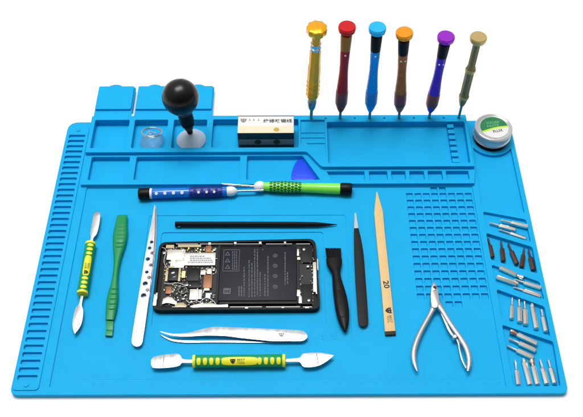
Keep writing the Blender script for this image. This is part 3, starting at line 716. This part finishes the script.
# brush
c = P(338, 290, WZ)
t = thing('cleaning_brush', 'small black handled brush with short black bristles beside the phone', 'brush', (c.x, c.y, WZ))
ax = [(333.9,259,16),(334.3,263.5,15.6),(335,268,12.4),(336,273,9.0),(336.8,279,9.2),(338.4,288,11.6),(340.4,298,13.4),(342.2,310,13.6),(343.6,320,11.2),(344.6,327,7),(345.2,331,2.4)]
b = NB(); pts = spline(ax, 5); Wp = [P(p.x, p.y, WZ+.42) for p in pts]; rw = [p.z/2/S(w) for p, w in zip(pts, Wp)]
tube(b, Wp, rw, [min(.38, .2+.9*r_*.4) if p.y > 272 else .24+.1*(p.y-259)/14 for r_, p in zip(rw, pts)], 20, power=.85); mesh('handle', b, 'black', t)
slab(ribbon([(339.4,292,5),(341,302,7.2),(342.6,314,5.4)], 4, True, True), WZ+.84, .04, 'thumb_inset', 'black', t, .01)
b = NB()
for i in range(230):
    u = random.random(); v = random.random(); zq = WZ+.2+.36*v
    p0 = P(326.9+14*u, 260, zq); p1 = P(325.2+15.2*u+random.uniform(-.9,.9), 248.6+random.uniform(-.8,.8), zq+random.uniform(-.05,.05))
    tube(b, [p0, p1], [.032,.022], seg=4)
mesh('bristles', b, 'bristle', t)

# ------------------------------------------------------------------ pliers
c = P(440, 330, WZ)
t = thing('cuticle_nipper', 'small polished steel side cutting nippers open on the grid of squares', 'nippers', (c.x, c.y, WZ))
z = WZ+.55
def arm(ax, zc, nm, m='steel', h=.7, n=6):
    b = NB(); pxtube(b, [(x_, y_, w_*1.14) for x_, y_, w_ in ax], zc, h, n, 16); mesh(nm, b, m, t)
arm([(435.4,303,8.2),(433.8,307,6.6),(430.8,313,4.8),(426.4,321,4.7),(421,331,4.8),(416.6,341,5.2),(413.8,351,5.2),(413.9,360,4.6),(415.6,366.5,3.2),(417.2,371,1.2)], z, 'handle')
arm([(435.6,302,8),(438.8,306,6.8),(443.2,312,4.8),(448.6,321,4.7),(454.6,330,4.8),(461,339,5.0),(466.2,348,5.2),(468.8,357,5.0),(469,364.5,4.2),(467.8,371,2.0)], z+.05, 'handle')
slab([(431.2,287),(432.4,283),(434.3,284.4),(437.4,286.6),(438.4,292),(439.8,303),(438.4,307),(434.6,308),(431.6,306),(430.6,296)], WZ+.92, .62, 'jaw', 'satin', t, .07)
slab([(431.6,288.6),(432.8,281.8),(435.2,282.6),(437.6,287.4),(435.2,290.6),(432.8,290.4)], WZ+.98, .5, 'cutting_edge', 'steel', t, .08)
q = P(434.8, 287.2, WZ+1.0); b = NB(); lathe(b, (q.x, q.y, WZ+.94), (0,0,1), [(0,.17),(.07,.15),(.08,.05)], 16); mesh('rivet', b, 'ink', t)
slab(ribbon([(441.2,312,1.6),(445.6,322,2.0),(450,331,2.4),(456,338.4,2.2)], 4), WZ+.62, .14, 'spring_leaf', 'steelgrey', t, .01)
slab(ribbon([(456,336,2.2),(458.6,343,1.7),(459.8,350,1.5),(462,359,1.5),(466.4,367.8,1.7)], 4), WZ+.52, .14, 'spring_leaf', 'steelgrey', t, .01)
q = P(454.6, 336.8, WZ+.7); b = NB(); lathe(b, (q.x, q.y, WZ+.4), (0,0,1), [(0,.2),(.36,.2),(.4,.15)], 16); mesh('pin', b, 'steel', t)

# ------------------------------------------------------------------ phone
PB = .255; PT = .62
t = thing('disassembled_phone', 'black smartphone with its back off showing circuit board and battery', 'phone', (-4.4, -4, PB))
TZ = PB+PT
pc = [P(159.4, 242, TZ), P(315.4, 238.6, TZ), P(320.6, 309.0, TZ), P(151.4, 310.2, TZ)]
pl = rnd(pc, .75, 6)
cxp = sum(p.x for p in pc)/4; cyp = sum(p.y for p in pc)/4
def shrink(poly, d): # toward centre
    return [(p[0]-math.copysign(min(d, abs(p[0]-cxp)), p[0]-cxp), p[1]-math.copysign(min(d, abs(p[1]-cyp)), p[1]-cyp)) for p in poly]
inn = shrink(pl, .22)
fr = relief_body(pl, PB, TZ, [(inn, TZ-.32, [])]); frame = mesh('frame', fr, mat('phone_shell', (.002,.002,.003), .45, spec=.2, bevel=.05), t)
FZ = TZ-.32
def X(px, py=275): return P(px, py, TZ).x
def Y(py, px=240): return P(px, py, TZ).y
def pb(bm, x0, y0, x1, y1, z0, z1):
    ym = (y0+y1)/2; xm = (x0+x1)/2
    box(bm, P(x0, ym, z1).x, P(xm, y1, z1).y, z0, P(x1, ym, z1).x, P(xm, y0, z1).y, z1)
def part(nm, m, rects, z0=FZ-.01, z1=TZ-.1, bv=.0, kind=None, parent=None):
    for r_ in rects:
        b = NB(); pb(b, *r_[:4], z0, r_[4] if len(r_) > 4 else z1)
        if bv: bevel(b, bv)
        o = mesh(nm, b, m, parent or t)
    if kind: o['kind'] = kind
    return o
# silver lining of the mid frame with screws
def ringstrip(y, x0, x1, dz=0):
    b = NB(); pb(b, x0, y-.3, x1, y+.3, TZ-.12, TZ+.012); mesh('frame_lining', b, 'steelgrey', t)
for x0, x1 in [(176,198),(200,233),(236,262),(266,292),(296,310)]:
    ringstrip(243.9, x0, x1)
for x0, x1 in [(172,186),(190,228),(230,262),(266,300),(303,312)]:
    ringstrip(306.8, x0, x1)
part('circuit_board', 'pcb', [(163,246,217,306,FZ+.06)])
part('circuit_board', 'pcb', [(299.5,246,313,305,FZ+.08)])
bat = part('battery', 'battery', [(219.6,246.6,296.4,300.4,TZ-.02)], bv=.06)
zb_ = TZ-.02
part('battery_edge', 'phone', [(216.6,244.8,219.2,303,TZ-.08),(296.8,244.8,299.4,303,TZ-.08),(219.4,301.4,296.6,303.6,TZ-.06)])
# battery print
b = NB()
def bl(x0, y0, x1, y1): pb(b, x0, y0, x1, y1, zb_-.02, zb_+.004)
bx = (223.2,249.4,239.4,271.2)
bl(bx[0],bx[1],bx[2],bx[1]+.5); bl(bx[0],bx[3]-.5,bx[2],bx[3]); bl(bx[0],bx[1],bx[0]+.45,bx[3]); bl(bx[2]-.45,bx[1],bx[2],bx[3])
for i, x in enumerate([232.2,234.2,236.2]):
    y = 251
    while y < 269.5:
        l = random.uniform(1.2, 3); bl(x, y, x+.8, min(y+l, 270)); y += l+.7
for (cx_, cy_) in [(227.6,253.6),(227.6,260.4),(227.6,266.8)]:
    q = P(cx_, cy_, zb_)
    tri = [(q.x-.24,q.y-.2),(q.x+.24,q.y-.2),(q.x,q.y+.24)]; ti = [(q.x-.14,q.y-.14),(q.x+.14,q.y-.14),(q.x,q.y+.13)]
    join(b, prism(tri, zb_-.01, zb_+.004, [ti]))
for x, ya, yb2 in [(238.5,286,296),(241,286,296),(243.6,267,296),(248.6,260,297),(251.4,263,297),(254.2,249,297),(256.9,249,296),(259.6,272,296),(262.2,249,250),(264.4,274,296),(267.4,256,296),(284.6,252,285),(287,272,284)]:
    y = ya
    while y < yb2:
        l = random.uniform(1.0, 3.4); bl(x, y, x+1.0, min(y+l, yb2)); y += l+random.choice([.5,.6,1.1])
for cy_ in (255.6, 265.8, 276, 286.6):
    q = P(275.2, cy_, zb_); r_ = .2
    join(b, prism(circ(q.x, q.y, r_, 16), zb_-.01, zb_+.004, [circ(q.x, q.y, r_-.06, 16)])); join(b, prism(circ(q.x, q.y, .07, 8), zb_-.01, zb_+.004))
q = P(227, 291, zb_); join(b, prism(rnd([(q.x-.32,q.y-.3),(q.x+.32,q.y-.3),(q.x+.32,q.y+.3),(q.x-.32,q.y+.3)], .08, 2), zb_-.01, zb_+.004))
mesh('battery_print', b, 'print', bat, smooth=False)
b = text_bm('mi', (q.x, q.y, zb_+.003), .44, .34, 0, .004, bold=.01); mesh('battery_logo', b, 'battery', bat, smooth=False)
# board parts
part('metal_bracket', 'shield', [(167,249.5,183,259.5,TZ-.06),(171,249.5,185,266,TZ-.09),(175,258,184,267.5,TZ-.07)], bv=.02)
lb = part('label_shield', 'shield', [(184,252.6,215.4,265,TZ-.03)], bv=.02)
part('paper_label', 'paper', [(184.6,254.2,213.6,264.2,TZ-.02)], z0=TZ-.04)
b = NB()
for yy in (256.2, 258.2, 260.2, 262.2):
    x = 190 if yy < 261 else 188
    while x < (211 if yy > 258 else 204):
        l = random.uniform(.8, 2.4); pb(b, x, yy-.55, x+l, yy+.55, TZ-.03, TZ-.012); x += l+.6
mesh('label_print', b, 'boxgrey', t, smooth=False)
part('camera_frame', 'beige', [(165.6,266.4,168,281,TZ-.1),(178.4,266.4,180.6,281,TZ-.1),(165.6,266,180.6,267.6,TZ-.1)], bv=.01)
cm = part('camera_module', 'phone', [(168.6,268.4,178,280.4,TZ-.04)], bv=.03)
q = P(173.3, 274.2, TZ-.04); b = NB(); lathe(b, (q.x, q.y, TZ-.06), (0,0,1), [(0,.36),(.06,.36),(.065,.3),(.05,.28),(.045,.02)], 28); mesh('camera_lens', b, 'lens', t)
part('flash_contact', 'contact', [(181.8,271,185.2,277.6,TZ-.08)])
part('copper_flex', 'flex', [(203.4,274.6,212,287.8,TZ-.03)], bv=.03)
part('copper_flex', 'flex', [(205.6,245.6,211.2,251.8,TZ-.05)], bv=.02)
part('copper_flex', 'flex', [(165.8,286.2,171.4,293.6,TZ-.08)], bv=.03)
part('flex_connector', 'shield', [(200.6,270,205.6,274.4,TZ-.05),(207,268.4,211.6,273.6,TZ-.08),(204,287.6,209.4,290.2,TZ-.06)], bv=.01)
part('silver_chip', 'shield', [(189.6,289,198.2,299.4,TZ-.04)], bv=.02); part('grey_chip', 'steelgrey', [(198.4,289.6,201.8,299,TZ-.06)])
part('chip', 'phone', [(186.6,267.6,199.4,280.6,TZ-.06),(163.6,252,166.4,263,TZ-.05),(188,281,200,287.6,TZ-.1)], bv=.02)
part('white_pad', 'paper', [(205.6,293,210.4,298,TZ-.04)])
q = P(182.6, 289.4, TZ)
b = NB(); torus(b, (q.x, q.y, TZ-.12), (0,0,1), .36, .07, 24, 8)
for k_ in range(6):
    a_ = k_*PI/3; bmesh.ops.create_icosphere(b, subdivisions=1, radius=.07, matrix=Matrix.Translation((q.x+.36*math.cos(a_), q.y+.36*math.sin(a_), TZ-.06)))
mesh('vibration_motor', b, 'steelgrey', t)
part('antenna_bracket', 'shield', [(153.2,294,156.6,305.4,TZ+.01),(154.6,292.6,157.4,299,TZ-.02)], bv=.02)
slab([(163,298.6),(168,296.4),(172,297.4),(177,302.6),(176,304.4),(170,303),(166,302.6),(162,304)], TZ-.02, .2, 'antenna_foil', 'shield', t, .01)
slab([(174.6,303.2),(183,302.2),(187,305.6),(186,307),(175,306.6)], TZ-.04, .1, 'antenna_foil', 'beige', t, .01)
slab([(190,305.8),(199,303.4),(212,303),(218,304.6),(228,304),(228,306.6),(214,307.2),(192,307.6)], TZ-.02, .1, 'antenna_foil', 'shield', t, .01)
part('antenna_foil', 'beige', [(178,244.6,201,247,TZ-.04),(166,244.8,174,248,TZ-.06)])
part('charging_port', 'shield', [(313.2,262,316.6,291.6,TZ+.01),(316.6,258.6,318.2,270,TZ-.01),(315.8,284,319.0,293.6,TZ-.01)], bv=.02)
part('speaker_module', 'cavity', [(300.6,246.6,312.6,262.4,TZ-.06),(300.8,284,312,304,TZ-.06)], bv=.05)
part('flex_connector', 'shield', [(297,249,299,255.6,TZ-.03),(297.2,257,300.2,259.4,TZ-.04),(297,289.6,300.2,296,TZ-.03),(298.8,296,301.8,303,TZ-.05)], bv=.01)
part('screw_post', 'paper', [(208.4,242.4,210.8,244.6,TZ+.015),(234,242,236.4,244,TZ+.015),(259,241.6,261.4,243.4,TZ+.015),(284,241.6,286,243,TZ+.015),(245,307,248,308.4,TZ+.015),(281.6,306.4,284,307.8,TZ+.015),(305,306.4,309,308,TZ+.015)])
random.seed(11)
for nm, m, n_ in [('small_components', 'shield', 90), ('small_components', 'steelgrey', 90), ('small_components', 'beige', 120), ('small_components', 'contact', 30), ('small_components', 'flex', 30), ('small_components', 'phone', 90)]:
    b = NB()
    for i in range(n_):
        while True:
            x, y = random.uniform(163.5, 216), random.uniform(246.5, 304.5)
            if 184 < x < 215.5 and 251.5 < y < 266: continue
            if 167 < x < 179 and 267 < y < 281: continue
            if x > 202 and 274 < y < 289: continue
            break
        w_, h_ = random.uniform(.35, 1.5), random.uniform(.4, 1.6)
        if m == 'shield' and random.random() < .5: w_, h_ = w_*.5, h_*.6
        pb(b, x, y, x+w_, y+h_, FZ, FZ+random.uniform(.1, .24))
    o = mesh(nm, b, m, t); o['kind'] = 'stuff'
b = NB()
for i in range(40):
    x = random.choice([random.uniform(299.6, 303), random.uniform(310, 314)]); y = random.uniform(247, 304)
    pb(b, x, y, x+random.uniform(.3, 1), y+random.uniform(.4, 1.2), FZ, FZ+.24)
o = mesh('small_components', b, 'steelgrey', t); o['kind'] = 'stuff'
for pts_ in [[(160,247),(166,250),(164,262),(168,270)], [(200,302),(206,298),(212,300),(216,304)], [(164,283),(170,284),(178,283),(186,286)], [(186,300),(190,303),(197,301),(204,305)]]:
    b = NB(); tube(b, [P(x, y, TZ-.04) for x, y in [(q.x, q.y) for q in spline([(a_, b_, 0) for a_, b_ in pts_], 5)]], .045, seg=6); mesh('antenna_cable', b, 'steelgrey', t)
for x, y in [(164,252.5),(183,249.5),(214,249.5),(170,262),(213.5,269.5),(187,284.5),(202,303),(304,249),(309,300),(308,266)]:
    b = NB(); q = P(x, y, TZ-.02); lathe(b, (q.x, q.y, TZ-.12), (0,0,1), [(0,.12),(.1,.12),(.11,.08),(.08,.05)], 12); mesh('screw', b, 'steel', t)

# ------------------------------------------------------------------ bits
def bit(A, Bp, z, kind, label, m, group):
    zc = z+.225; a = P(*A, zc); e = P(*Bp, zc); D = (e-a); L = D.length; D.normalize(); R0 = .225
    if kind == 'slim': R0 = .19
    t = thing('screwdriver_bit', label, 'screwdriver bit', (a.x, a.y, z), group)
    b = NB()
    fr_ = {'slim': .56, 'thin': .6, 'thick': .86, 'flare': .72}[kind]
    lathe(b, a, D, [(0,R0*.8),(.04,R0),(L*fr_-.05,R0),(L*fr_,R0*.94),(L*fr_+.1,R0*.55)], 6, fa=.5); mesh('shank', b, m, t, ang=30)
    b = NB(); r2_ = R0*.45
    if kind == 'thick': lathe(b, a, D, [(L*fr_,R0*.9),(L*.94,R0*.85),(L,R0*.7)], 12)
    elif kind == 'flare': lathe(b, a, D, [(L*fr_,R0*.55),(L*.84,R0*.7),(L*.9,R0*1.0),(L,R0*.95)], 12)
    else: lathe(b, a, D, [(L*fr_+.06,R0*.55),(L*fr_+.2,r2_),(L*.88,r2_*.9),(L*.92,r2_*1.1),(L,r2_*.35)], 10)
    mesh('tip', b, 'copper' if 'coppery' in label else m, t, ang=30)
g2 = 'screwdriver bits laid in the right hand compartments'
SB, DB = 'bitsteel', 'darkbit'
bit((528,226.6),(500,220),.28,'thin','silver bit touching the right wall, uppermost of three in the top slanted compartment',SB,g2)
bit((515.5,230),(489,222.8),.2,'thin','silver bit with long dark point, middle of three in the top slanted compartment',SB,g2)
bit((526,238.6),(498.5,229.4),.18,'slim','slim silver bit, lowest of three in the top slanted compartment',SB,g2)
bit((492.4,257.6),(488,238),.08,'thin','dark bronze bit against the left wall of its compartment',DB,g2)
bit((503.4,261.4),(501,241),.08,'thin','dark bronze bit standing straight, second from left of five dark bits',DB,g2)
bit((517,264.4),(508,243.4),.08,'thin','dark bronze bit leaning to the left, middle of five dark bits',DB,g2)
bit((521.6,267.4),(524.2,248),.1,'thin','dark bronze bit leaning to the right, fourth of five dark bits',DB,g2)
bit((533.4,270.4),(528.4,249.6),.08,'thin','dark bronze bit nearest the right wall, fifth of the dark bits',DB,g2)
bit((499.5,267.4),(523,278.2),.2,'flare','silver bit with tip to the lower right, uppermost below the dark bits',SB,g2)
bit((496.4,277),(518,284.4),.2,'thick','silver bit with shank at left wall, second in the four bit compartment',SB,g2)
bit((541,288),(513.6,279.2),.18,'thin','silver bit pointing left with shank at right wall, third in the four bit compartment',SB,g2)
bit((540.4,296.2),(513,287),.18,'thin','silver bit pointing left, lowest in the four bit compartment',SB,g2)
bit((511.4,319),(512.3,296.4),.08,'slim','slim silver bit, leftmost of five upright below the four slanted bits',SB,g2)
bit((519.6,322.4),(519,298),.08,'thin','silver bit, second from left in the upright row of five above the lowest compartment',SB,g2)
bit((525.6,325),(524.4,300),.08,'thin','silver bit touching its left neighbour, third in the upper upright row',SB,g2)
bit((536.4,329),(531.8,304),.08,'thick','thick blunt silver bit, fourth in the upper upright row of five',SB,g2)
bit((546,332),(541,308),.08,'thin','silver bit nearest the right wall in the upper upright row of five',SB,g2)
bit((537,344),(510.4,331),.22,'flare','silver bit with coppery tip, uppermost of three slanted in the bottom compartment',SB,g2)
bit((536,350.6),(508.6,338.4),.14,'thin','silver bit, middle of three slanted in the bottom compartment',SB,g2)
bit((533.6,358),(506.6,345.6),.08,'thin','silver bit, lowest of three slanted in the bottom compartment',SB,g2)
bit((518.4,385.2),(515,359.4),.08,'slim','slim silver bit, leftmost of five upright in the bottom compartment',SB,g2)
bit((530,385.2),(523.2,359),.08,'thick','blunt silver bit, second from left of five upright in the bottom compartment',SB,g2)
bit((537.6,385),(531.4,360),.08,'flare','silver bit with round coppery tip, third of five upright in the bottom compartment',SB,g2)
bit((546.8,384.4),(539.8,358.8),.08,'thin','silver bit, fourth from left of five upright in the bottom compartment',SB,g2)
bit((554.8,383.8),(548,358.6),.08,'thin','silver bit, rightmost of five upright in the bottom compartment',SB,g2)

# ------------------------------------------------------------------ studio light
w = bpy.data.worlds.new('World'); sc.world = w; w.use_nodes = True; nt = w.node_tree
bg = nt.nodes['Background']
tcw = nt.nodes.new('ShaderNodeTexCoord'); dt = nt.nodes.new('ShaderNodeVectorMath'); dt.operation = 'DOT_PRODUCT'
dt.inputs[1].default_value = Vector((-.25,.72,.65)).normalized(); nt.links.new(tcw.outputs['Generated'], dt.inputs[0])
mr = nt.nodes.new('ShaderNodeMapRange'); mr.interpolation_type = 'SMOOTHSTEP'
mr.inputs['From Min'].default_value = -.45; mr.inputs['From Max'].default_value = .75; mr.inputs['To Min'].default_value = .05; mr.inputs['To Max'].default_value = .62
nt.links.new(dt.outputs['Value'], mr.inputs['Value']); nt.links.new(mr.outputs[0], bg.inputs[1]); bg.inputs[0].default_value = (1,1,1,1)
def area(name, loc, target, sx, sy, power, col=(1,1,1)):
    l = bpy.data.lights.new(name, 'AREA'); l.shape = 'RECTANGLE'; l.size = sx; l.size_y = sy; l.energy = power; l.color = col
    o = bpy.data.objects.new(name, l); COL.objects.link(o); o.location = loc
    o.rotation_euler = (Vector(target)-Vector(loc)).to_track_quat('-Z', 'Y').to_euler(); return o
area('softbox', (-25, 55, 240), (0, 0, 0), 150, 90, 5.6e5)
sc.render.engine = 'CYCLES'
sc.cycles.max_bounces = 8; sc.cycles.transmission_bounces = 8; sc.cycles.transparent_max_bounces = 8
sc.view_settings.view_transform = 'Standard'; sc.view_settings.look = 'None'; sc.view_settings.gamma = 1; sc.view_settings.exposure = 0
